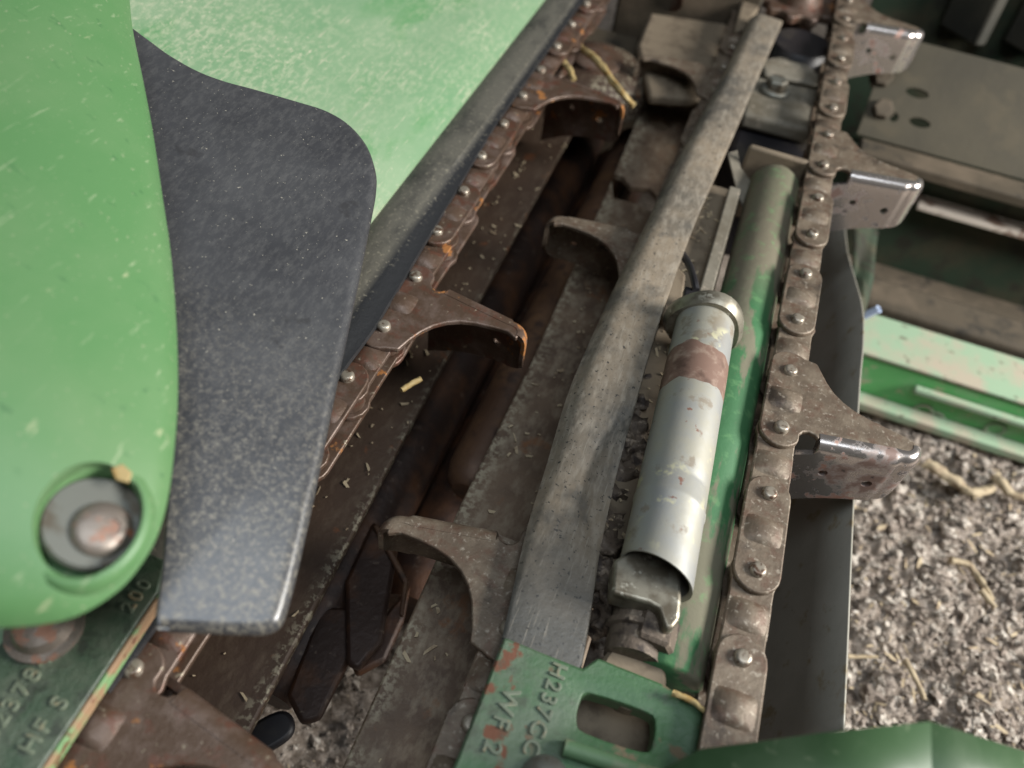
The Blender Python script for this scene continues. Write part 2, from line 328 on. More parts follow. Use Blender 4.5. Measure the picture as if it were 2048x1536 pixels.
# ------------------------------------------------------------------ ground
GZ = -0.235
def gh(x, y):
    v = Vector((x, y, 0))
    return (GZ - .006 + 0.014 * noise.noise(v * 9) + 0.0150 * noise.noise(v * 24 + Vector((0, 0, 3))) + 0.0100 * abs(noise.noise(v * 70 + Vector((3, 0, 7))))
            + 0.0048 * noise.noise(v * 150 + Vector((0, 9, 2))) + 0.0022 * noise.noise(v * 330))
def grid_sheet(name, x0, x1, y0, y1, st):
    xs = np.arange(x0, x1 + st / 2, st); ys = np.arange(y0, y1 + st / 2, st); n = len(xs)
    V = [(x, y, gh(x, y)) for y in ys for x in xs]
    Fc = [(j * n + i, j * n + i + 1, (j + 1) * n + i + 1, (j + 1) * n + i) for j in range(len(ys) - 1) for i in range(n - 1)]
    me = bpy.data.meshes.new(name); me.from_pydata(V, [], Fc); me.materials.append(M['soil'])
    me.polygons.foreach_set('use_smooth', [True] * len(Fc))
    o = bpy.data.objects.new(name, me); COL.objects.link(o); o['kind'] = 'structure'
def ground():
    grid_sheet('ground', 0.04, 0.44, -0.06, 0.42, .0014)          # the loose litter right of the row unit
    grid_sheet('ground', -0.36, 0.038, -0.24, 0.42, .004)
    bm = bmesh.new(); R = 6
    bm2 = [bm.verts.new((*p, GZ - 0.03)) for p in [(-R, -R), (R, -R), (R, R), (-R, R)]]
    bm.faces.new(bm2)
    finish('ground', bm, M['soil'])['kind'] = 'structure'
ground()
def clods():
    temps = []
    for k in range(8):
        bm = bmesh.new(); bmesh.ops.create_icosphere(bm, subdivisions=2, radius=1)
        for v in bm.verts:
            v.co *= 1 + 0.9 * noise.noise(v.co * 1.5 + Vector((k * 7, 0, 0))) + 0.7 * noise.noise(v.co * 3.6 + Vector((0, k * 5, 0)))
        bm.verts.index_update()
        temps.append((np.array([v.co[:] for v in bm.verts]), np.array([[v.index for v in f.verts] for f in bm.faces]))); bm.free()
    V = []; Fc = []; base = 0
    for i in range(17000):
        if i < 14500: x, y = rng.uniform(0.05, 0.42), rng.uniform(-0.03, 0.40)
        else: x, y = rng.uniform(-0.30, 0.04), rng.uniform(-0.15, 0.20)
        s = 0.0006 + 0.0040 * rng.random() ** 4.5 + (0.006 * rng.random() if rng.random() < .02 else 0)
        v, f = temps[rng.integers(8)]
        q = Matrix.Rotation(rng.uniform(0, 6.3), 3, Vector(rng.normal(size=3)).normalized())
        w = (v * np.array([1, 0.45 + .6 * rng.random(), 0.5 + .4 * rng.random()])) @ np.array(q).T * s + np.array([x, y, gh(x, y) + s * .25])
        V.append(w); Fc.append(f + base); base += len(v)
    V = np.vstack(V); Fc = np.vstack(Fc)
    me = bpy.data.meshes.new('dirt_clods'); me.from_pydata(V.tolist(), [], Fc.tolist()); me.materials.append(M['clod'])
    o = bpy.data.objects.new('dirt_clods', me); COL.objects.link(o); o['kind'] = 'stuff'
    tag(o, 'loose grey brown soil clods scattered over the ground', 'dirt')
clods()
def chaff():
    bm = bmesh.new()
    for i in range(1500):
        x, y = (rng.uniform(0.05, 0.42), rng.uniform(-0.03, 0.38)) if i < 1350 else (rng.uniform(-0.3, 0.0), rng.uniform(-0.12, 0.2))
        l = 0.0008 + 0.0065 * rng.random() ** 3.5; a = rng.uniform(0, 6.28); w = min(l * .6, 0.0004 + 0.0018 * rng.random() ** 2)
        c = Vector((x, y, gh(x, y) + 0.0012 + 0.002 * rng.random())); d = Vector((math.cos(a), math.sin(a), rng.uniform(-0.5, 0.5))) * l
        n = Vector((-math.sin(a), math.cos(a), rng.uniform(-.5, .5))) * w
        prism([c - d - n * rng.random(), c + d * .2 - n, c + d - n * 0.3, c + d * .8 + n * 0.6, c - d * .3 + n], (0, 0, -0.0004), bm)
    o = finish('chaff', bm, M['husk'], smooth=False); o['kind'] = 'stuff'
    tag(o, 'pale straw chaff scattered over the loose soil', 'chaff')
chaff()
def deck_chaff():
    bm = bmesh.new()
    for i in range(420):
        if i % 3 == 0: x, y, z = rng.uniform(-.232, -.190), rng.uniform(-.1, .45), -.0668
        elif i % 3 == 1: x, y, z = rng.uniform(-.135, -.075), rng.uniform(-.1, .33), -.0668
        else: x, y, z = rng.uniform(-.070, -.05), rng.uniform(.03, .33), -.0212
        l = 0.0006 + 0.0035 * rng.random() ** 3; a = rng.uniform(0, 6.28); w = min(l * .5, .0003 + .0009 * rng.random())
        c = Vector((x, y, z)); d = Vector((math.cos(a), math.sin(a), rng.uniform(0, .25))) * l; n = Vector((-math.sin(a), math.cos(a), 0)) * w
        prism([c - d - n * .5, c + d - n, c + d * .7 + n, c - d * .6 + n], (0, 0, -0.0004), bm)
    o = finish('deck_chaff', bm, M['husk'], smooth=False); o['kind'] = 'stuff'
    tag(o, 'fine tan chaff crumbs lying on the brown deck plates', 'chaff')
deck_chaff()
def stalk(name, pts, r, label, cat, m='husk', group=None, n=7, taper=0.7):
    bm = sweep(smooth_pts([tuple(p) for p in pts], 7, False), r, n, taper=taper)
    rough_up(bm, r * .35, 200); rough_up(bm, r * .3, 700)
    return tag(finish(name, bm, M[m], ang=60), label, cat, group)

# ------------------------------------------------------------------ header frame at the back
t = thing('header_beam', (0.2, 0.42, GZ), 'bright green frame beam lying on the soil, dusty along its top', 'beam')
finish('beam_body', box(0.075, 0.62, 0.402, 0.45, GZ - 0.01, -0.181), M['gbeam'], t, 0.003)
finish('beam_top', box(0.074, 0.62, 0.400, 0.456, -0.1805, -0.177), M['gbeamtop'], t, 0.001)
finish('lower_lip', box(0.074, 0.62, 0.386, 0.4015, GZ + 0.002, GZ + 0.012), M['gbeamtop'], t, 0.002)
finish('middle_rib', box(0.16, 0.62, 0.3935, 0.4015, -0.2005, -0.194), M['gbeamtop'], t, 0.002)
for (px, py) in ((1845, 822), (1870, 850), (1990, 858), (1868, 836)):
    c = PP(px, py, (0, 0.4015, 0), (0, 1, 0))
    bm = bmesh.new(); rows = []
    for k in range(20):
        a = 2 * math.pi * k / 20
        rows.append([c + Vector((math.cos(a) * (0.0075 + 0.0016 * math.cos(b)), 0.0014 * math.sin(b) - 0.0002, math.sin(a) * (0.0075 + 0.0016 * math.cos(b)))) for b in [i * math.pi / 3 for i in range(6)]])
    rows.append(rows[0]); loft(rows, True, bm)
    finish('raised_ring', bm, M['gbeamtop'], t)
t = thing('rear_trough', (0.2, 0.6, GZ), 'dark grimy green trough wall behind the bright green beam', 'frame')
finish('wall_plate', box(0.03, 0.9, 0.600, 0.612, GZ - 0.01, -0.1005), M['darkgreen'], t, 0.002)
finish('floor_plate', box(0.06, 0.9, 0.46, 0.598, -0.2295, -0.222), M['darkbrown'], t, 0.002)
finish('toe_rail', box(0.085, 0.9, 0.468, 0.51, -0.2215, -0.175), M['darkbrown'], t, 0.006)
e = finish('lit_edge', box(0.13, 0.9, 0.577, 0.5985, -0.137, -0.132), M['edge'], t, 0.001); e['label'] = 'thin pinkish edge, coloured pale as if in direct light'
t = thing('cross_member', (0.2, 0.65, -0.1), 'dusty tan cross frame with bolts and slots at upper right', 'frame')
p0 = PP(1735, 165, (0, 0.64, 0), (0, 1, 0)); p1 = PP(1735, 290, (0, 0.60, 0), (0, 1, 0))
fr = finish('frame_plate', prism([(0.05, 0.66, -0.034), (0.95, 0.66, -0.034), (0.95, 0.595, -0.088), (0.05, 0.595, -0.088)], (0, 0.009, 0.0108)), M['frame'], t, 0.002)
finish('frame_flange', box(0.055, 0.95, 0.565, 0.594, -0.100, -0.089), M['darkbrown'], t, 0.002)
fn = Vector((0, -0.054, 0.065)).normalized(); fo = Vector((0.1, 0.6275, -0.061)) + fn * 0.0005
for (px, py) in ((1762, 158), (1762, 222)):
    c = PP(px, py, fo, fn)
    b = finish('bolt', tube(c - fn * 0.001, c + fn * 0.009, 0.0095, 6, prof=[(0, .012), (.25, .012), (.26, .0095), (.9, .0095), (1, .008)]), M['darkbrown'], t)
for (px, py, w) in ((1833, 188, .011), (1838, 247, .010), (1787, 236, .004)):
    c = PP(px, py, fo, fn); uu = Vector((1, 0, 0)); vv = fn.cross(uu)
    pts = [c + fn * 0.0006 + uu * (w * math.cos(a) if w > .005 else .004 * math.cos(a)) + vv * 0.0045 * math.sin(a) for a in [i * math.pi / 8 for i in range(16)]]
    cutter = prism([p + fn * 0.03 for p in pts], -fn * 0.08)
    bmesh.ops.translate(cutter, verts=cutter.verts, vec=-world_loc(t))
    me_before = fr
    mods = [(m.type, m.width) for m in fr.modifiers]
    fr.modifiers.clear(); cut(fr, [cutter])
t = thing('finned_guard', (0.25, 0.72, -0.05), 'dull grey upright fins of a guard at the top right corner', 'guard')
finish('back_plate', box(0.03, 0.95, 0.742, 0.75, -0.19, 0.3), M['darkgreen'], t)
for k in range(9):
    x = 0.085 + k * 0.062
    finish('fin', prism([(x, 0.735, 0.14), (x + 0.034, 0.705, 0.14), (x + 0.044, 0.71, 0.14), (x + 0.05, 0.735, 0.14)], (0.012, 0.0, -0.17)), M['fin'], t, 0.003)
t = thing('hose_end', P(1748, 625, -0.17), 'short pale blue plastic tube stub behind the dark side plate', 'tube')
finish('hose_sleeve', tube(PP(1728, 632, (0, .40, 0), (0, 1, 0)), PP(1758, 618, (0, .40, 0), (0, 1, 0)), .0032, 14, prof=[(0, .0032), (1, .0032), (1, .002), (.6, .002)]), M['bluetube'], t)
finish('hose_core', tube(PP(1728, 632, (0, .40, 0), (0, 1, 0)), PP(1757, 618.5, (0, .40, 0), (0, 1, 0)), .0012, 8), M['black'], t)

# ------------------------------------------------------------------ row unit bed: deck plates, rolls
DZ = -.068
def deck_plate():
    l = [P(480, 1500, DZ), P(700, 1080, DZ), P(870, 760, DZ), P(1165, 270, DZ)]
    l0 = l[0] + (l[0] - l[1]) * .25
    pts = [Vector((-.236, -.16, DZ)), l0] + l[:3] + [Vector((l[2].x - .003, .56, DZ)), Vector((-.230, .56, DZ))]
    o = finish('deck_plate', prism(pts, (0, 0, -0.006)), M['deck'], bevel=0.0015)
    tag(o, 'dark brown deck plate lying under the left chain, dusty along its worn edge', 'plate')
    l = [P(a, b, DZ) for a, b in ((700, 1500), (930, 990), (1060, 730), (1215, 380), (1290, 200))]
    l0 = l[0] + (l[0] - l[1]) * .4
    pts = [l0] + l + [Vector((-.055, l[-1].y, DZ)), Vector((-.055, l0.y, DZ))]
    o = finish('deck_plate', prism(pts, (0, 0, -0.006)), M['deckR'])
    h1 = P(1322, 246, DZ)
    c1 = tube(h1 + Vector((0, 0, .02)), h1 - Vector((0, 0, .03)), 0.0095, 20)
    hp = [(1222, 345), (1245, 352), (1262, 372), (1300, 375), (1318, 395), (1310, 425), (1270, 405), (1228, 395)]
    c2 = prism([P(x, y, DZ) + Vector((0, 0, .02)) for x, y in hp], (0, 0, -0.05))
    cut(o, [c1, c2])
    md = o.modifiers.new('bevel', 'BEVEL'); md.width = 0.0012; md.segments = 2; md.limit_method = 'ANGLE'
    tag(o, 'brown deck plate under the middle chain run, with a round hole and ragged slot', 'plate')
deck_plate()
t = thing('stalk_roll', (-0.165, 0.1, -0.115), 'smooth rust brown stalk roll in the gap between the two deck plates', 'roll')
ra_, rb_ = P(930, 985, -.115), P(1043, 620, -.115); rb_ = ra_ + Vector((0, 1, 0)) * .42 + Vector((.004, 0, 0))
finish('shaft', tube(ra_, rb_, .0175, 26, prof=[(0, .009), (.012, .0145), (.04, .0172), (1, .0175)]), M['rollbrown'], t)
finish('weld_rib', sweep([ra_ + Vector((.012, .02, .0125)), rb_ + Vector((.012, 0, .0125))], .0022, 8), M['roll'], t)
x = -0.205; zr = -.145
t = thing('stalk_roll', (x, -0.02, zr), 'dark stalk roll with angled knife blades below the left deck plate', 'roll')
finish('shaft', tube((x, -.05, zr), (x, 0.55, zr), .024, 24, prof=[(0, .012), (.03, .02), (.12, .024), (1, .024)]), M['roll'], t)
finish('dark_gap_filler', tube((-.158, .035, -.175), (-.158, .55, -.175), .03, 24, prof=[(0, .022), (.03, .029), (1, .03)]), M['roll'], t)  # added dark cylinder, stands in for the deep shade in the roll gap
for k, o in enumerate(([(690, 1160), (745, 1040), (800, 1072), (764, 1282), (716, 1340), (692, 1325)],
                       [(640, 1212), (700, 1212), (708, 1302), (640, 1438), (602, 1448), (572, 1390)],
                       [(745, 1255), (822, 1165), (808, 1240), (772, 1320), (712, 1352), (700, 1320)],
                       [(540, 1425), (572, 1420), (588, 1440), (582, 1470), (540, 1500), (450, 1540), (420, 1500), (480, 1460)])):
    finish('knife_blade', pxplate(o, -.118 - .007 * k, .006, 4 if k == 3 else 0), M['roll'] if k != 3 else M['black'], t, .0025)
finish('blade_edge', prism([P(a, b, -.1145) for a, b in ((745, 1050), (757, 1048), (818, 1160), (806, 1232), (798, 1228), (806, 1165))], (0, 0, -.004)), M['rollbrown'], t, .001)
t = thing('row_rail', (-0.3, 0.3, -0.16), 'dark brown rail of the row frame behind the stalk rolls', 'frame')
finish('side_rail', box(-0.36, -0.262, -0.12, 0.60, -0.20, -0.055), M['roll'], t, 0.003)
finish('rear_cap', box(-0.2545, 0.02, 0.56, 0.60, -0.17, -0.055), M['darkbrown'], t, 0.004)

# cross bracket, boss and gearbox at the top of the row unit
t = thing('cross_bracket', (-0.13, 0.53, -0.04), 'dusty tan cross bracket behind the top of the black guide bar', 'bracket')
finish('bracket_plate', pxplate([(1300, 24), (1490, 52), (1475, 150), (1440, 200), (1300, 190), (1275, 90)], -0.034, 0.01, 0), M['tanplate'], t, 0.003)
finish('bracket_wall', box(-0.21, -0.075, 0.63, 0.64, -0.16, 0.05), M['darkbrown'], t, 0.003)
finish('bracket_tab', pxplate([(1500, -60), (1535, -60), (1530, 0), (1490, 55), (1470, 60), (1478, 20)], -0.012, 0.006), M['tanplate'], t, 0.002)
t = thing('roll_bearing', (-0.2, 0.47, -0.05), 'round rust brown bearing housing beside the top of the left chain', 'bearing')
c = P(1190, 140, -0.045); c = Vector((c.x, c.y, -0.067))
finish('housing', tube(c, c + Vector((0, 0, .03)), .05, 36, prof=[(0, .052), (.5, .052), (.8, .047), (1, .036), (1.02, .02)]), M['deck'], t)
finish('housing_cap', tube(c + Vector((0, 0, .0301)), c + Vector((0, 0, .037)), .02, 24, prof=[(0, .024), (.6, .023), (1, .016)]), M['chainL'], t)
t = thing('gearbox_cover', (-0.037, 0.49, -0.03), 'rounded dusty grey gearbox cover with one bolt, between guide bar and chain', 'cover')
finish('cover_plate', pxplate([(1497, 158), (1518, 116), (1560, 110), (1610, 122), (1640, 148), (1640, 255), (1630, 262), (1485, 225)], -0.02, 0.014, 0), M['gear'], t, 0.004, 3)
finish('cover_rib', pxplate([(1520, 122), (1560, 116), (1612, 127), (1638, 150), (1636, 168), (1530, 146)], -0.014, 0.0055, 0), M['gear'], t, 0.003, 3)
finish('cover_body', pxplate([(1480, 215), (1640, 250), (1640, 330), (1600, 372), (1480, 350), (1455, 300)], -0.036, 0.08, 0), M['black'], t, 0.006, 3)
c = P(1548, 182, -0.0195)
b = finish('washer', tube(c, c + Vector((0, 0, .0035)), .0115, 24, prof=[(0, .0125), (.6, .0125), (1, .011)]), M['washer'], t)
finish('bolt', tube(c + Vector((0, 0, .0036)), c + Vector((0, 0, .011)), .008, 6, prof=[(0, .0085), (.8, .0085), (1, .0072)]), M['washer'], t)
t = thing('drive_sprocket', (-0.044, 0.64, -0.012), 'brown greasy drive sprocket at the top between both chain runs', 'sprocket')
c = Vector((-0.044, 0.655, -0.012)); bm = bmesh.new(); pts = []
for i in range(44):
    a = 2 * math.pi * i / 44; r = .040 if i % 4 < 2 else .033
    pts.append(c + Vector((math.cos(a) * r, math.sin(a) * r, .004)))
finish('toothed_wheel', prism(pts, (0, 0, -.008)), M['chainL'], t, .0015)
finish('hub', tube(c + Vector((0, 0, -.02)), c + Vector((0, 0, .016)), .02, 28, prof=[(0, .022), (.7, .022), (1, .017)]), M['chainL'], t)
finish('hub_bolt', tube(c + Vector((0, 0, .0161)), c + Vector((0, 0, .024)), .01, 6, prof=[(0, .01), (1, .009)]), M['bolt'], t)
t = thing('drive_housing', (-0.03, 0.585, -0.04), 'dark round drive housing under the top of the guide bar', 'housing')
c = Vector((-0.03, 0.585, -0.05))
finish('drum', tube(c, c + Vector((0, 0, .035)), .03, 28, prof=[(0, .033), (.7, .033), (1, .026)]), M['black'], t)

# ------------------------------------------------------------------ chains
PITCH = 0.0412
def stadium(r, L, n=10):
    pts = [(r * math.cos(a), L + r * math.sin(a)) for a in [math.pi * i / n for i in range(n + 1)]]
    pts += [(r * math.cos(a), r * math.sin(a)) for a in [math.pi + math.pi * i / n for i in range(n + 1)]]
    return pts
def dumbbell(r, L, w, n=9):
    pts = [(r * math.cos(a), L + r * math.sin(a)) for a in [math.radians(-30 + 240 * i / n) for i in range(n + 1)]]
    pts += [(-w, L / 2)]
    pts += [(r * math.cos(a), r * math.sin(a)) for a in [math.radians(150 + 240 * i / n) for i in range(n + 1)]]
    pts += [(w, L / 2)]
    return pts
def bump_shape(y, bm):
    rows = []
    for i in range(9):
        v = -1 + 2 * i / 8
        rows.append([(0.0095 * u, y + 0.0078 * v, 0.0033 * (1 - u ** 2) * (1 - v ** 4) - 0.0006) for u in [-1 + 2 * k / 10 for k in range(11)]])
    return loft(rows, bm=bm)
def mesh_of(bm, m, name, ang=35):
    o = finish(name, bm, m, ang=ang); me = o.data; bpy.data.objects.remove(o); return me
def flat(pts, z): return [(x, y, z) for x, y in pts]
def build_meshes(m, mir, thin=False):
    R = {}
    bm = prism(flat(stadium(.0105, PITCH), 0), (0, 0, -.003)); prism(flat(stadium(.0105, PITCH), -.019), (0, 0, -.003), bm)
    bump_shape(PITCH / 2, bm); R['outer'] = mesh_of(bm, m, 'outer_link')
    bm = prism(flat(dumbbell(.0108, PITCH, .0092), -.0032), (0, 0, -.003)); prism(flat(dumbbell(.0108, PITCH, .0092), -.0158), (0, 0, -.003), bm)
    bmb = bmesh.new(); bump_shape(PITCH / 2, bmb); bmesh.ops.translate(bmb, verts=bmb.verts, vec=(0, 0, -.0032)); bmb.verts.index_update()
    vm = [bm.verts.new(v.co) for v in bmb.verts]
    for f in bmb.faces: bm.faces.new([vm[v.index] for v in f.verts])
    bmb.free()
    for yy in (0, PITCH): tube((0, yy, -.0155), (0, yy, -.0064), .0085, 18, bm)
    R['inner'] = mesh_of(bm, m, 'inner_link')
    # lug plate: local x = outward, fold at the front edge (right-hand run)
    A = Vector((.0195, .0035, 0)); B = Vector((.0655, .0120, 0))
    out = [(.0105 * math.cos(a), .0105 * math.sin(a)) for a in [math.radians(180 + 150 * i / 10) for i in range(11)]]
    nc = Vector((.0145, -.0010)); out += [(nc.x + .0052 * math.cos(a), nc.y + .0052 * math.sin(a)) for a in [math.radians(d) for d in (200, 165, 130, 95, 60, 30)]]
    RT = .0055; d = (B - A).normalized(); nrm = Vector((d.y, -d.x, 0)); B1 = B - d * (RT - .002); CT = B1 - nrm * RT
    arc = [CT + RT * (nrm * math.cos(a) + d * math.sin(a)) for a in [math.radians(115) * k / 10 for k in range(11)]]
    out += [(A.x, A.y)] + [(p.x, p.y) for p in arc]
    if thin: out += [(.0600, .0168), (.0520, .0172), (.0430, .0182), (.0350, .0204), (.0285, .0240), (.0230, .0292), (.0188, .0355), (.0155, .0435), (.0130, .0520)]
    else: out += [(.0610, .0220), (.0520, .0238), (.0430, .0256), (.0355, .0280), (.0295, .0312), (.0240, .0358), (.0200, .0412), (.0165, .0475), (.0135, .0530)]
    out += [(.0105 * math.cos(a) , PITCH + .006 + .0085 * math.sin(a)) for a in [math.radians(50 + 130 * i / 8) for i in range(9)]]
    bm = prism(flat(out, 0), (0, 0, -.003)); prism(flat(stadium(.0105, PITCH), -.019), (0, 0, -.003), bm); bump_shape(PITCH / 2, bm)
    me = mesh_of(bm, m, 'lug_link'); R['lug'] = me
    # flange: folded down along the front edge and round the tip
    RB_ = .0062; T = .003
    path = [(A - d * (.013 - .012 * k / 6), nrm) for k in range(7)] + [(A + (B1 - A) * k / 22, nrm) for k in range(22)] + [(p, (p - CT).normalized()) for p in arc[:9]]
    rows = []; NP = len(path)
    for i, (c, nn) in enumerate(path):
        s = (i - 7) / (NP - 8); free = i < 7                  # left of the notch the flange stands free of the plate
        zb = -.041 + .006 * max(s, 0) - .020 * (1 - max(s, -.4)) ** 3 * .5 + (.014 * ((s - .72) / .28) ** 2 if s > .72 else 0)
        o = []; n_ = []
        o.append((-.0016, 0.00025)); n_.append((-.0016, -T * .8))
        for k in range(8):
            a = math.pi / 2 * k / 7
            o.append((RB_ * math.sin(a), .00025 - RB_ * (1 - math.cos(a)))); n_.append(((RB_ - T) * math.sin(a), -RB_ + (RB_ - T) * math.cos(a)))
        for k in range(1, 6):
            z = -RB_ + (zb + RB_) * k / 5; o.append((RB_, z)); n_.append((RB_ - T, z))
        if free:
            zt = -.0075 - .004 * (6 - i) / 6
            o = [(RB_, min(p[1], zt - .00002 * q_)) for q_, p in enumerate(o)]; n_ = [(RB_ - T, min(p[1], zt - .00002 * q_)) for q_, p in enumerate(n_)]
        k_ = 1 if s < .7 else .75
        rows.append([c + nn * p[0] * k_ + Vector((0, 0, p[1])) for p in o] + [c + nn * p[0] * k_ + Vector((0, 0, p[1])) for p in reversed(n_)])
    fo = finish('flange', loft(rows, True, cap=True), M['lugface'] if not mir else m)
    cs = []
    for sx, zz, rr in ((.20, -.021, .0024), (.70, -.023, .0027)):
        c = A + (B - A) * sx + Vector((0, 0, zz)); cs.append(tube(c - nrm * .001, c + nrm * .012, rr, 14))
    cut(fo, cs)
    me = fo.data; bpy.data.objects.remove(fo)
    me.polygons.foreach_set('use_smooth', [True] * len(me.polygons)); me.set_sharp_from_angle(angle=math.radians(40)); R['flange'] = me
    R['pin'] = mesh_of(tube((0, 0, -.024), (0, 0, .0030), .0032, 16, prof=[(0, .0036), (.06, .0042), (.07, .0034), (.9, .0038), (.96, .0036), (.995, .0029), (1.0, .0018)]), M['pin'], 'pin', 50)
    return R
def inst(name, me, parent, loc=(0, 0, 0), rz=0, sc=(1, 1, 1), bev=0):
    o = bpy.data.objects.new(name, me); COL.objects.link(o); o.parent = parent
    o.location = loc; o.rotation_euler = (0, 0, rz); o.scale = sc
    if bev:
        md = o.modifiers.new('bevel', 'BEVEL'); md.width = bev; md.segments = 2; md.limit_method = 'ANGLE'; md.angle_limit = math.radians(50)
    return o
def run(t, R, x, k0, k1, ybase, flip, mirror, lugmod, bow=None, z=0.0):
    """links between pin k and k+1; outer when k odd; lug when k % 6 == lugmod"""
    tl = t.location
    for k in range(k0, k1):
        y = ybase + k * PITCH
        jx = random.uniform(-.0006, .0006); rz = random.uniform(-.012, .012)
        if bow: dx, dy = bow(y + PITCH / 2); jx += dx; y += dy
        if k % 2 == 0:
            inst('inner_link', R['inner'], t, (x + jx - tl.x, y - tl.y, z - tl.z), rz, bev=.0006); continue
        lug = k % 6 == lugmod
        # flip: turned half round in the plane (lug to the left, fold to the rear); mirror: fold to the rear, lug to the right
        if flip: l = inst('lug_link' if lug else 'outer_link', R['lug' if lug else 'outer'], t, (x + jx - tl.x, y + PITCH - tl.y, z - tl.z), math.pi + rz, bev=.0007)
        elif mirror: l = inst('lug_link' if lug else 'outer_link', R['lug' if lug else 'outer'], t, (x + jx - tl.x, y + PITCH - tl.y, z - tl.z), rz, (1, -1, 1), bev=.0007)
        else: l = inst('lug_link' if lug else 'outer_link', R['lug' if lug else 'outer'], t, (x + jx - tl.x, y - tl.y, z - tl.z), rz, bev=.0007)
        for yy in (0, PITCH): inst('pin', R['pin'], l, (0, yy, random.uniform(-.0006, .0006)))
        if lug: inst('flange', R['flange'], l)
t = thing('gathering_chain', (0, 0, -.012), 'right gathering chain, its bright hooked lugs sticking out past the green tube', 'chain', 'gathering chains')
RA = build_meshes(M['chain'], False)
run(t, RA, 0.0, -3, 18, 0.0, False, False, 3)
RB = build_meshes(M['chain'], True, True)
# middle run (return side of the same loop): lug pins at y = -0.028 and 0.0132
MZ = -.018
run(t, RB, -0.0925, -3, 17, -0.0165 - PITCH, True, False, 1, lambda y: (.004 * max(0, min(1, y / .5)), -.006 * max(0, y) / .25), MZ)
t = thing('gathering_chain', (-0.21, 0, -.012), 'left gathering chain, orange rusty, running beside the dusty black strip', 'chain', 'gathering chains')
RL = build_meshes(M['chainL'], True, True)
def bow(y):
    if y < .1: return -.0065 * (.1 - y) / .2, .012 * (.1 - y) / .2
    return -.010 * min(1, (y - .1) / .2), 0.0
run(t, RL, -0.2065, -5, 16, 0.103 - PITCH, False, True, 1, bow)

# ------------------------------------------------------------------ guide bar, strip
def guide_bar():
    # left edge / right edge in picture coordinates with height
    Lp = [(985, 1330, .003), (1005, 1270, .003), (1030, 1160, .004), (1058, 1040, .006), (1095, 920, .010), (1140, 770, .014), (1182, 670, .015), (1232, 560, .014), (1292, 440, .012), (1340, 340, .011), (1392, 240, .010), (1452, 130, .010), (1503, 22, .010)]
    Rp = [(1148, 1398, .003), (1165, 1330, .003), (1184, 1220, .004), (1203, 1100, .006), (1240, 930, .010), (1272, 810, .014), (1308, 680, .015), (1348, 560, .014), (1398, 425, .012), (1438, 335, .011), (1482, 235, .010), (1522, 140, .010), (1566, 42, .010)]
    L = smooth_pts([tuple(P(a, b, z - .012)) for a, b, z in Lp], 6, False); R = smooth_pts([tuple(P(a, b, z - .012)) for a, b, z in Rp], 6, False)
    rows = []; n = len(L)
    for i, (a, b) in enumerate(zip(L, R)):
        a = Vector(a); b = Vector(b); s = i / (n - 1)
        ch = .0 if s < .14 else min(1, (s - .14) / .2)     # rounded left shoulder grows towards the rear
        dn = Vector((0, 0, -.0075)); sec = []
        w = b - a
        sec.append(a + dn)
        sec.append(a + Vector((0, 0, -.001 - .0062 * ch)))
        sec.append(a + w * (.03 + .10 * ch) + Vector((0, 0, -.0003 - .0024 * ch)))
        sec.append(a + w * (.06 + .17 * ch) + Vector((0, 0, -.0003 * ch)))
        sec.append(a + w * .38 + Vector((0, 0, .0002)))
        # stepped ledge worn into the right half near the front end
        g = math.sin(math.pi * (s - .225) / .19) if .225 < s < .415 else 0.0
        g = max(0, g) ** .7; f = .96 - .42 * g; dp = .0060 * g
        sec.append(a + w * (f - .05) + Vector((0, 0, .0006 * g)))
        sec.append(a + w * f + Vector((0, 0, .0004 * g - .0002)))
        sec.append(a + w * min(f + .12, .972) + Vector((0, 0, -dp * .45 - .0003)))
        sec.append(a + w * min(f + .27, .985) + Vector((0, 0, -dp - .0004)))
        sec.append(b + Vector((0, 0, -.0014 - dp)))
        sec.append(b + dn)
        rows.append(sec)
    bm = loft(rows, True, cap=True)
    o = finish('guide_bar', bm, M['bar'], ang=42)
    tag(o, 'long scuffed grey guide bar lying over the middle chain run', 'guide bar')
guide_bar()
def guide_strip():
    z = .006; rows = []
    E1 = [(1128, -40), (1110, 0), (1010, 130), (860, 340), (740, 508), (640, 650), (560, 760), (470, 900), (370, 1050)]
    pts = [P(a, b, z) for a, b in E1]
    xl = -.2475
    ys = np.linspace(-.10, .66, 150)
    for y in ys:
        w = noise.noise(Vector((y * 40, 0, 0))) * .0006
        xr = -.2065 + bow(y)[0] - .0030 + w * .5
        rows.append([(xl, y, z - .012), (xl, y, z - .0012), (xl + .0015, y, z), (xl + .012, y, z + .0012), (xl + .022, y, z + .0012), (xr - .008 + w, y, z + .0002), (xr - .0045 + w, y, z - .0014), (xr, y, z - .0022), (xr + .0004, y, z - .0045)])
    o = finish('guide_strip', loft(rows, True, cap=True), M['strip'], ang=40)
    tag(o, 'worn black plastic guide strip along the green hood edge, grey with dust', 'guide strip')
guide_strip()

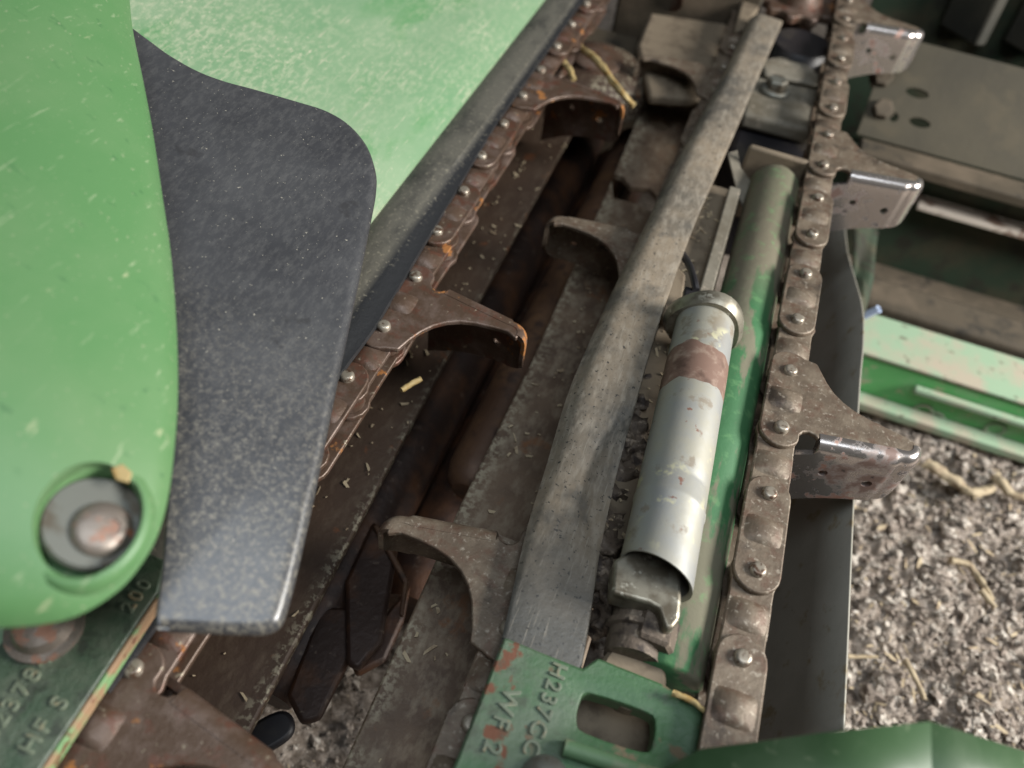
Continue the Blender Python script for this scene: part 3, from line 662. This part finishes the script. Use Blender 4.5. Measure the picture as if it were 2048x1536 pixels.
# ------------------------------------------------------------------ spring tube between the chain runs
a = P(1312, 1148, .006); b = P(1410, 650, .006); ax = (b - a).normalized(); up = Vector((0, 0, 1)); sd = ax.cross(up).normalized()
t = thing('tension_tube', a, 'galvanised grey tension spring tube with a brown rust band, between the chain runs', 'tube')
Lt = (b - a).length
prof = [(-.03 / Lt * .3, .0138), (-.012, .0158), (0, .0158), (.22, .0158), (.228, .0161), (.236, .0158), (1, .0156)]
q = ax.to_track_quat('Z', 'Y')
rows = []
for tt, rr in [(-.0, .0142), (-.008, .0150), (-.008, .0158), (.03, .0158), (.20, .0158), (.208, .0162), (.218, .0162), (.226, .0158), (.28, .0158), (.287, .0155), (.294, .0158), (.6, .0158), (1.0, .0156), (1.0, .01)]:
    row = []
    for k in range(40):
        an = 2 * math.pi * k / 40
        v = q @ Vector((math.cos(an), math.sin(an), 0)) * rr
        slant = ax * (.004 * v.dot(sd) / .0158) * (1 - min(1, tt * 3)) if tt < .3 else Vector((0, 0, 0))
        row.append(a + ax * Lt * tt + v + slant * -1)
    rows.append(row)
finish('tube_body', loft(rows, True), M['galv'], t, ang=50)
rows = []
for i in range(7):
    tt = .615 + .205 * i / 6; row = []
    for k in range(40):
        an = 2 * math.pi * k / 40; v = q @ Vector((math.cos(an), math.sin(an), 0))
        w = .004 * noise.noise(v * 1.1 + Vector((0, 0, 4 if i < 3 else 9))) + .0016 * noise.noise(v * 4 + Vector((0, 0, 4 if i < 3 else 9)))
        row.append(a + ax * (Lt * tt + w) + v * (.01588 if 0 < i < 6 else .0155))
    rows.append(row)
finish('rust_band', loft(rows, True), M['band'], t, ang=60)
finish('inner_plug', tube(a + ax * .012, a + ax * .016, .0150, 32), M['crud'], t)
c = b - ax * .002
bm = bmesh.new(); rows = []
for tt, rr in [(0, .0150), (0, .0195), (.0035, .0215), (.0075, .0215), (.011, .0185), (.014, .012), (.016, .004)]:
    rows.append([c + ax * tt + (q @ Vector((math.cos(2 * math.pi * k / 36), math.sin(2 * math.pi * k / 36), 0))) * rr * (1 + .05 * math.cos(2 * math.pi * k / 36 * 3 + 1)) - up * .002 for k in range(36)])
finish('collar', loft(rows, True, cap=True), M['zinc'], t, ang=40)
# folded end bracket below the tube mouth
z0 = .011
br = [(1224, 1185), (1228, 1120), (1290, 1080), (1362, 1120), (1364, 1200), (1360, 1240), (1346, 1258), (1330, 1256), (1318, 1216), (1300, 1206)]
finish('end_bracket', pxplate(br, z0 - .003, .012), M['zinc'], t, .0025, 3)
# threaded eye / adjuster under it
t = thing('adjuster_bolt', P(1262, 1260, -.01), 'greasy brown tension adjuster bolt below the galvanised tube', 'bolt')
finish('bolt_shank', tube(P(1262, 1320, -.012), P(1285, 1190, -.012), .0115, 24, prof=[(0, .0115), (.35, .0115), (.37, .0135), (.45, .0135), (.47, .0115), (1, .0115)]), M['crud'], t)
finish('nut', tube(P(1296, 1300, -.008), P(1315, 1235, -.008), .011, 6, prof=[(0, .010), (.1, .0115), (.9, .0115), (1, .010)]), M['crud'], t)
bm = pxplate([(1308, 1250), (1345, 1262), (1342, 1330), (1322, 1352), (1300, 1330)], -.012, .012); finish('side_tab', bm, M['zinc'], t, .002)

# ------------------------------------------------------------------ green tube and rails beside it
x0, zc, r = -.0262, -.0215, .0172
t = thing('support_tube', (x0, .2, zc), 'green painted tube with scraped paint running beside the right chain', 'tube')
finish('tube_body', tube((x0, -.012, zc), (x0, .368, zc), r, 36, prof=[(0, r * .9), (.004, r), (.985, r), (1, r * .85)]), M['gtube'], t, ang=50)
finish('end_plate', box(-.052, -.009, .369, .374, -.06, .0), M['tanplate'], t, .002)
t = thing('slide_rail', (-.06, .2, -.02), 'dusty tan slide rail between the guide bar and green tube', 'rail')
finish('rail_plate', prism([(-.073, .03, -.022), (-.046, .03, -.022), (-.047, .345, -.022), (-.073, .345, -.022)], (0, 0, -.006)), M['tanplate'], t, .001)
finish('rail_lip', prism([(-.0565, .19, -.0125), (-.0485, .19, -.0125), (-.0485, .335, -.0125), (-.0565, .335, -.0125)], (0, 0, -.009)), M['gear'], t, .001)
finish('rail_tab', pxplate([(1340, 520), (1372, 548), (1362, 640), (1325, 630)], -.010, .008), M['tanplate'], t, .0015)
t = thing('spring_clip', P(1385, 550, 0), 'small black wire spring clip above the galvanised tube collar', 'clip')
finish('clip_wire', sweep(smooth_pts([tuple(P(*p)) for p in ((1362, 505, -.004), (1378, 530, 0), (1388, 560, .004), (1392, 580, .003))], 5, False), .0022, 10), M['black'], t)
finish('clip_foot', pxplate([(1370, 570), (1418, 585), (1415, 603), (1368, 590)], .002, .006), M['black'], t, .0012)
o = finish('torn_shim', prism([P(*p) for p in ((1455, 305, -.012), (1475, 300, -.012), (1482, 335, -.016), (1508, 370, -.02), (1490, 420, -.024), (1475, 385, -.02))], (0, 0, -.002)), M['gear'], bevel=.0004)
tag(o, 'small torn tan shim of metal below the black gearbox side', 'shim')
def crud(name, cs, label, amp=.6):
    bm = bmesh.new()
    for (px, py, z, r) in cs:
        c = P(px, py, z - .014); res = bmesh.ops.create_icosphere(bm, subdivisions=3, radius=r)
        for v in res['verts']:
            v.co = c + v.co * (1 + amp * noise.noise(v.co * 220 + Vector((px, py, 0))) + .4 * noise.noise(v.co * 700))
    o = finish(name, bm, M['crud'], ang=70); o['kind'] = 'stuff'; return tag(o, label, 'dirt')
crud('dirt_packing', [(1275, 815, -.010, .007), (1270, 860, -.010, .008), (1258, 905, -.010, .009), (1245, 950, -.012, .008), (1235, 1000, -.014, .009), (1225, 1050, -.014, .009), (1215, 1100, -.010, .008), (1205, 1140, -.006, .006), (1200, 1165, -.006, .005), (1290, 770, -.014, .006), (1228, 1200, -.010, .009), (1215, 1240, -.012, .008)], 'greasy dirt packed between the guide bar and galvanised tube')
crud('dirt_packing', [(1372, 1310, -.012, .006), (1385, 1335, -.014, .006), (1362, 1345, -.016, .008), (1395, 1360, -.016, .007)], 'greasy dirt clump at the lower end of the green tube')

# ------------------------------------------------------------------ right side plate
t = thing('side_plate', (.056, .15, -.1), 'dark grimy upright side plate right of the right chain', 'plate')
n_ = (1, 0, 0); q0 = (.0575, 0, 0)
edge = [(1690, 1462), (1697, 1300), (1705, 1100), (1714, 900), (1722, 760), (1728, 690), (1727, 620), (1712, 560), (1696, 500), (1690, 430)]
top = [PP(px, py, q0, n_) for px, py in edge]
bot = [Vector((p.x - .045, p.y, -.215)) for p in top]
top = smooth_pts([tuple(p) for p in top], 4, False); bot = smooth_pts([tuple(p) for p in bot], 4, False)
rows = [[Vector(a).lerp(Vector(b), k / 6) for k in range(7)] for i, (a, b) in enumerate(zip(top, bot))]
solidify(finish('plate_sheet', loft(rows), M['panel'], t, ang=20), .0013)
pp = pxplate([(1440, 1390), (1600, 1425), (1694, 1466), (1690, 1500), (1440, 1520)], -.17, .004); finish('foot_plate', pp, M['paleplate'], t, .001)
t = thing('bent_guard', (.07, .33, -.08), 'twisted dark green guard strip behind the dark side plate', 'guard')
rows = []
for i in range(14):
    s = i / 13; py = 430 + 210 * s
    a = PP(1700 + 6 * s, py, (.065, 0, 0), (1, 0, 0)); w = .030 * (1 - .75 * s)
    rows.append([a + Vector((w * k / 5, .01 * math.sin(k / 5 * 3), -.008 * k / 5 + .004 * math.sin(s * 6 + k))) for k in range(6)])
solidify(finish('guard_strip', loft(rows), M['darkgreen'], t), .0025)

# ------------------------------------------------------------------ green hood behind the flap
def hood():
    rows = []
    for j in range(60):
        y = -.14 + .92 * j / 59
        row = []
        for k in range(26):
            s = k / 25; x = -.2495 - .005 * 0 - .46 * s
            zz = .010 + .30 * (s ** 1.15) * .46 + .0015 * noise.noise(Vector((x * 8, y * 8, 1)))
            if k == 0: zz -= .004
            row.append((x, y, zz))
        row.insert(0, (-.2495, y, -.010))
        rows.append(row)
    o = solidify(finish('rear_hood', loft(rows), M['hood'], ang=50), .004)
    tag(o, 'large dusty green divider hood behind the black flap', 'hood')
hood()
# ------------------------------------------------------------------ black flap
FN = Vector((.28, -.05, 1)).normalized(); FP = Vector((-.16, 0, .042))
def flap():
    O = [(755, 335), (756, 372), (748, 420), (720, 560), (680, 750), (640, 950), (600, 1130), (578, 1215), (564, 1248), (538, 1263), (500, 1266), (420, 1263), (325, 1257), (311, 1247), (312, 1215), (322, 1150), (333, 1020), (342, 850), (300, 700), (235, 420), (180, 120), (190, 20), (255, 45), (300, 75), (345, 108), (400, 140), (455, 162), (520, 180), (600, 203), (660, 222), (705, 248), (738, 285)]
    w = smooth_pts([tuple(PP(a, b, FP, FN)) for a, b in O], 4)
    cen = Vector((0, 0, 0))
    for p in w: cen += Vector(p)
    cen /= len(w)
    rows = []
    # rounded rim: outline, then shrink and rise
    N = len(w)
    nor = []
    for i in range(N):
        d = Vector(w[(i + 1) % N]) - Vector(w[i - 1]); n = d.cross(FN).normalized()
        if n.dot(cen - Vector(w[i])) < 0: pass
        nor.append(n)
    area_s = sum((Vector(w[i]) - cen).cross(Vector(w[(i + 1) % N]) - cen).dot(FN) for i in range(N))
    sg = -1 if area_s > 0 else 1
    r = .0048
    rr_ = [.0010 + .0038 * max(0, min(1, .45 - sg * nor[i].x * 1.2)) for i in range(N)]
    ring = []
    for k in range(7):
        a = math.pi / 2 * k / 6
        ring.append([Vector(w[i]) + sg * nor[i] * rr_[i] * (1 - math.cos(a)) + FN * (rr_[i] * math.sin(a) - rr_[i]) for i in range(N)])
    base = [Vector(w[i]) - FN * (rr_[i] + .0002) for i in range(N)]
    bm = bmesh.new()
    V = [[bm.verts.new(p) for p in rr] for rr in [base] + ring]
    for i in range(len(V) - 1):
        for j in range(N):
            k = (j + 1) % N; bm.faces.new((V[i][j], V[i][k], V[i + 1][k], V[i + 1][j]))
    bm.faces.new(V[-1]); bm.faces.new(list(reversed(V[0])))
    o = finish('rubber_flap', bm, M['flap'], ang=40)
    tag(o, 'large black plastic flap with a shiny rounded right edge, tan dust specks', 'flap')
flap()
# ------------------------------------------------------------------ front snout
SN = Vector((.22, -.03, 1)).normalized(); SP = Vector((-.2, 0, .083))
def snout():
    O = [(255, -60), (263, 40), (285, 150), (304, 250), (325, 390), (341, 500), (352, 640), (355, 780), (347, 900), (335, 990), (314, 1065), (278, 1128), (230, 1180), (150, 1228), (60, 1247), (-40, 1252), (-160, 1252)]
    I = [(-60 - 6 * k, -60 + 780 * (k / 16) ** .8) for k in range(17)]
    a = smooth_pts([tuple(PP(x, y, SP, SN)) for x, y in O], 5, False); b = smooth_pts([tuple(PP(x, y, SP, SN)) for x, y in I], 5, False)
    rows = []
    for k in range(15):
        s = k / 14
        e = max(0.0, 1 - s / .06); h = .022 * math.sin(min(1, s) * math.pi / 2) - .0022 * e * e
        rows.append([Vector(p).lerp(Vector(q_), s ** 1.4) + SN * h for p, q_ in zip(a, b)])
    o = finish('snout_shell', loft(rows), M['snout'], ang=60); solidify(o, .0035)
    return o
t = thing('front_snout', (-.25, 0, .06), 'smooth green divider snout in the left foreground with a recessed bolt', 'snout')
so = snout()
c0 = PP(187, 1048, SP + SN * .004, SN)
uu = (PP(230, 930, SP, SN) - PP(145, 1165, SP, SN)).normalized(); vv = SN.cross(uu)
RA_, RB_ = .0172, .0136
c0 = PP(182, 1046, SP + SN * .0045, SN)
def ell(c, s, h, n=40): return [c + uu * RA_ * s * math.cos(2 * math.pi * k / n) + vv * RB_ * s * math.sin(2 * math.pi * k / n) + SN * h for k in range(n)]
so.modifiers.clear(); solidify(so, .0035); cut(so, [prism(ell(c0, .97, .03), -SN * .06)])
so.parent = t; so.data.transform(Matrix.Translation(-t.location)); so.data.polygons.foreach_set('use_smooth', [True] * len(so.data.polygons)); so.data.set_sharp_from_angle(angle=math.radians(50))
rows = [ell(c0, 1.22, -.0022), ell(c0, 1.16, .0010), ell(c0, 1.08, .0022), ell(c0, 1.0, .0022), ell(c0, .95, .0008), ell(c0, .93, -.006), ell(c0, .92, -.0085), ell(c0, .2, -.0085)]
finish('bolt_recess', loft(rows, True, cap=False), M['snout'], t, ang=60)
BN = (SN + Vector((.42, -.30, 0))).normalized(); vv = BN.cross(uu).normalized(); BN = uu.cross(vv).normalized()
c = PP(188, 1050, c0 - SN * .0045, SN)
finish('washer', tube(c, c + BN * .0028, .0128, 36, prof=[(0, .0142), (.7, .0142), (1, .0134), (1.02, .0075)]), M['washer'], t)
c = PP(204, 1060, c + BN * .0026, BN)
rows = [[c + (uu * math.cos(2 * math.pi * k / 30) + vv * math.sin(2 * math.pi * k / 30)) * r_ + BN * h for k in range(30)] for r_, h in ((.0082, 0), (.0084, .0009), (.0077, .0020), (.0061, .0028), (.0039, .0033), (.0016, .0034))]
bo = finish('bolt', loft(rows, True, cap=True), M['bolt'], t, ang=40)
hx = [c + (uu * math.cos(math.pi / 3 * k) + vv * math.sin(math.pi / 3 * k)) * .0030 - vv * .0022 + BN * .012 for k in range(6)]
hb = prism(hx, -BN * .0095); bmesh.ops.translate(hb, verts=hb.verts, vec=-t.location); cut(bo, [hb])
o = finish('straw_bit', prism([PP(x, y, SP + SN * .008, SN) for x, y in ((222, 940), (245, 930), (265, 948), (258, 968), (232, 962))], SN * .0012), M['straw'], bevel=.0004)
tag(o, 'tan flake of corn leaf stuck beside the recessed snout bolt', 'straw')

# ------------------------------------------------------------------ left casting with raised numbers
t = thing('cast_bracket', P(150, 1400, .012), 'dark green cast arm with raised part numbers at the lower left', 'arm')
cz = .012
O = [(315, 1185), (75, 1545), (40, 1600), (-300, 1600), (-300, 1150), (0, 1080), (200, 1060), (330, 1120)]
finish('arm_plate', pxplate(O, cz, .006), M['cast'], t, .0008)
ea = P(316, 1186, cz); eb = P(60, 1570, cz); ed = (eb - ea).normalized(); en = Vector((-ed.y, ed.x, 0));
if en.x < 0: en = -en
finish('chipped_edge', prism([ea, eb, eb + en * .0016, ea + en * .0016], (0, 0, -.0062)), M['castedge'], t, .0004)
def on_arm(px, py): return P(px, py, cz - .0001)
def row_text(s, p_start, p_end, hdir_px, size, zz, m, parent, nm='raised_lettering'):
    a = P(*p_start, zz); b = P(*p_end, zz); h = P(p_start[0] + hdir_px[0], p_start[1] + hdir_px[1], zz)
    return text_mesh(nm, s, a, b - a, h - a, size, m, parent)
row_text('H23784', (-25, 1500), (118, 1300), (-30, -25), .0082, cz, M['letter'], t)
row_text('HF S', (62, 1512), (165, 1365), (-30, -25), .0080, cz, M['letter'], t)
row_text('200', (262, 1228), (312, 1155), (-30, -25), .0074, cz, M['letter'], t)
c = P(92, 1258, cz)
finish('arm_bolt', tube(c, c + Vector((0, 0, .008)), .011, 28, prof=[(0, .0130), (.3, .0130), (.35, .0105), (.8, .009), (1, .006)]), M['bolt'], t)

# ------------------------------------------------------------------ centre bracket with slot
t = thing('idler_bracket', P(1200, 1420, 0), 'chipped green bracket with a rectangular slot and raised numbers, bottom centre', 'bracket')
bz = -.0075
O = [(1008, 1272), (1090, 1306), (1166, 1336), (1196, 1314), (1330, 1368), (1400, 1415), (1476, 1485), (1560, 1640), (860, 1640), (915, 1512), (962, 1392)]
pb = finish('bracket_plate', pxplate(O, bz, .010), M['bracket'], t)
slot = smooth_pts([tuple(P(x, y, bz)) for x, y in ((1162, 1400), (1182, 1387), (1292, 1424), (1310, 1446), (1304, 1488), (1284, 1502), (1174, 1466), (1154, 1442))], 3)
sl = prism([Vector(p) + Vector((0, 0, .01)) for p in slot], (0, 0, -.03)); bmesh.ops.translate(sl, verts=sl.verts, vec=-t.location); cut(pb, [sl])
md = pb.modifiers.new('bevel', 'BEVEL'); md.width = .0014; md.segments = 2; md.limit_method = 'ANGLE'; md.angle_limit = math.radians(50)
finish('slot_backing', pxplate([(1130, 1360), (1330, 1430), (1325, 1540), (1120, 1480)], -.030, .004), M['tanplate'], t, .001)
finish('hub_boss', tube(P(1268, 1350, -.010) - Vector((0, 0, .008)), P(1268, 1350, -.010), .013, 30, prof=[(0, .0135), (.8, .0135), (1, .0120)]), M['tanplate'], t)
ra = P(1128, 1494, bz + .002); rb = P(1420, 1590, bz + .002); d = (rb - ra).normalized(); s_ = Vector((-d.y, d.x, 0))
finish('raised_rib', sweep([ra, ra.lerp(rb, .3), ra.lerp(rb, .6), rb], .0032, 12), M['rib'], t)
row_text('H237CC', (1108, 1322), (1030, 1545), (35, 12), .0086, bz, M['letter'], t)
row_text('WF 2', (1010, 1372), (955, 1530), (35, 12), .0095, bz, M['letter'], t)
c = P(1088, 1566, bz); finish('bracket_bolt', tube(c, c + Vector((0, 0, .005)), .008, 28, prof=[(0, .0092), (.4, .0092), (.8, .0075), (1, .004)]), M['washer'], t)

# ------------------------------------------------------------------ foreground guard bar
t = thing('front_guard', P(1862, 1500, .06), 'dark green bent guard bar blurred in the lower right foreground', 'guard')
def q(px, py, z): return P(px, py, z)
rows = [[q(1290, 1560, .032), q(1400, 1500, .040), q(1640, 1466, .052), q(1862, 1443, .060)], [q(1290, 1700, .024), q(1400, 1700, .030), q(1640, 1700, .042), q(1866, 1700, .054)]]
solidify(finish('guard_face', loft(rows), M['fgreen'], t), .004)
rows = [[q(1862, 1443, .060), q(2048, 1502, .030), q(2200, 1552, .004)], [q(1866, 1700, .054), q(2048, 1720, .024), q(2200, 1740, -.004)]]
solidify(finish('guard_end', loft(rows), M['fgreen'], t), .004)

# ------------------------------------------------------------------ straw and stalk pieces
stalk('straw_piece', [P(1158, 92, -.02), P(1200, 130, -.012), P(1235, 175, -.012), P(1268, 212, -.02)], .0032, 'long curved tan straw lying beside the bearing housing', 'straw', 'straw', 'loose straw pieces')
stalk('straw_piece', [P(1128, 125, -.012), P(1140, 142, -.010), P(1148, 160, -.012)], .0028, 'short tan straw end beside the top of the left chain', 'straw', 'straw', 'loose straw pieces')
stalk('straw_piece', [P(803, 780, -.042), P(842, 757, -.042)], .0016, 'small tan straw bit lying on the left deck plate', 'straw', 'straw', 'loose straw pieces', taper=1)
stalk('straw_piece', [PP(1645, 545, (.054, 0, 0), (1, 0, 0)), PP(1660, 575, (.054, 0, 0), (1, 0, 0)), PP(1672, 605, (.054, 0, 0), (1, 0, 0))], .0012, 'thin orange straw leaning on the dark side plate', 'straw', 'straw', 'loose straw pieces')
stalk('straw_piece', [P(1345, 1385, -.004), P(1380, 1400, -.003), P(1412, 1425, -.002)], .0014, 'thin yellow straw along the top edge of the slotted bracket', 'straw', 'straw', 'loose straw pieces')
gz = GZ + .012
for pts, r_, lab in (
    ([(1850, 925), (1900, 955), (1945, 985), (1985, 975)], .0048, 'thick pale corn stalk lying on the soil below the green beam'),
    ([(1990, 950), (2020, 985), (2060, 1000)], .0042, 'pale corn stalk piece at the right border on the soil'),
    ([(1900, 1120), (1935, 1130), (1960, 1160), (1985, 1200)], .0030, 'curled pale husk piece on the soil right of the side plate'),
    ([(1810, 1318), (1835, 1365), (1850, 1400)], .0022, 'thin tan stalk sliver on the soil near the guard bar'),
    ([(1695, 1312), (1755, 1314)], .0016, 'thin grey stem lying straight on the soil by the side plate'),
    ([(1960, 1180), (1990, 1215)], .0028, 'short tan cob flake on the soil at right')):
    stalk('corn_stalk', [P(x, y, gz) for x, y in pts], r_, lab, 'stalk', 'husk', 'corn stalk bits on the soil')
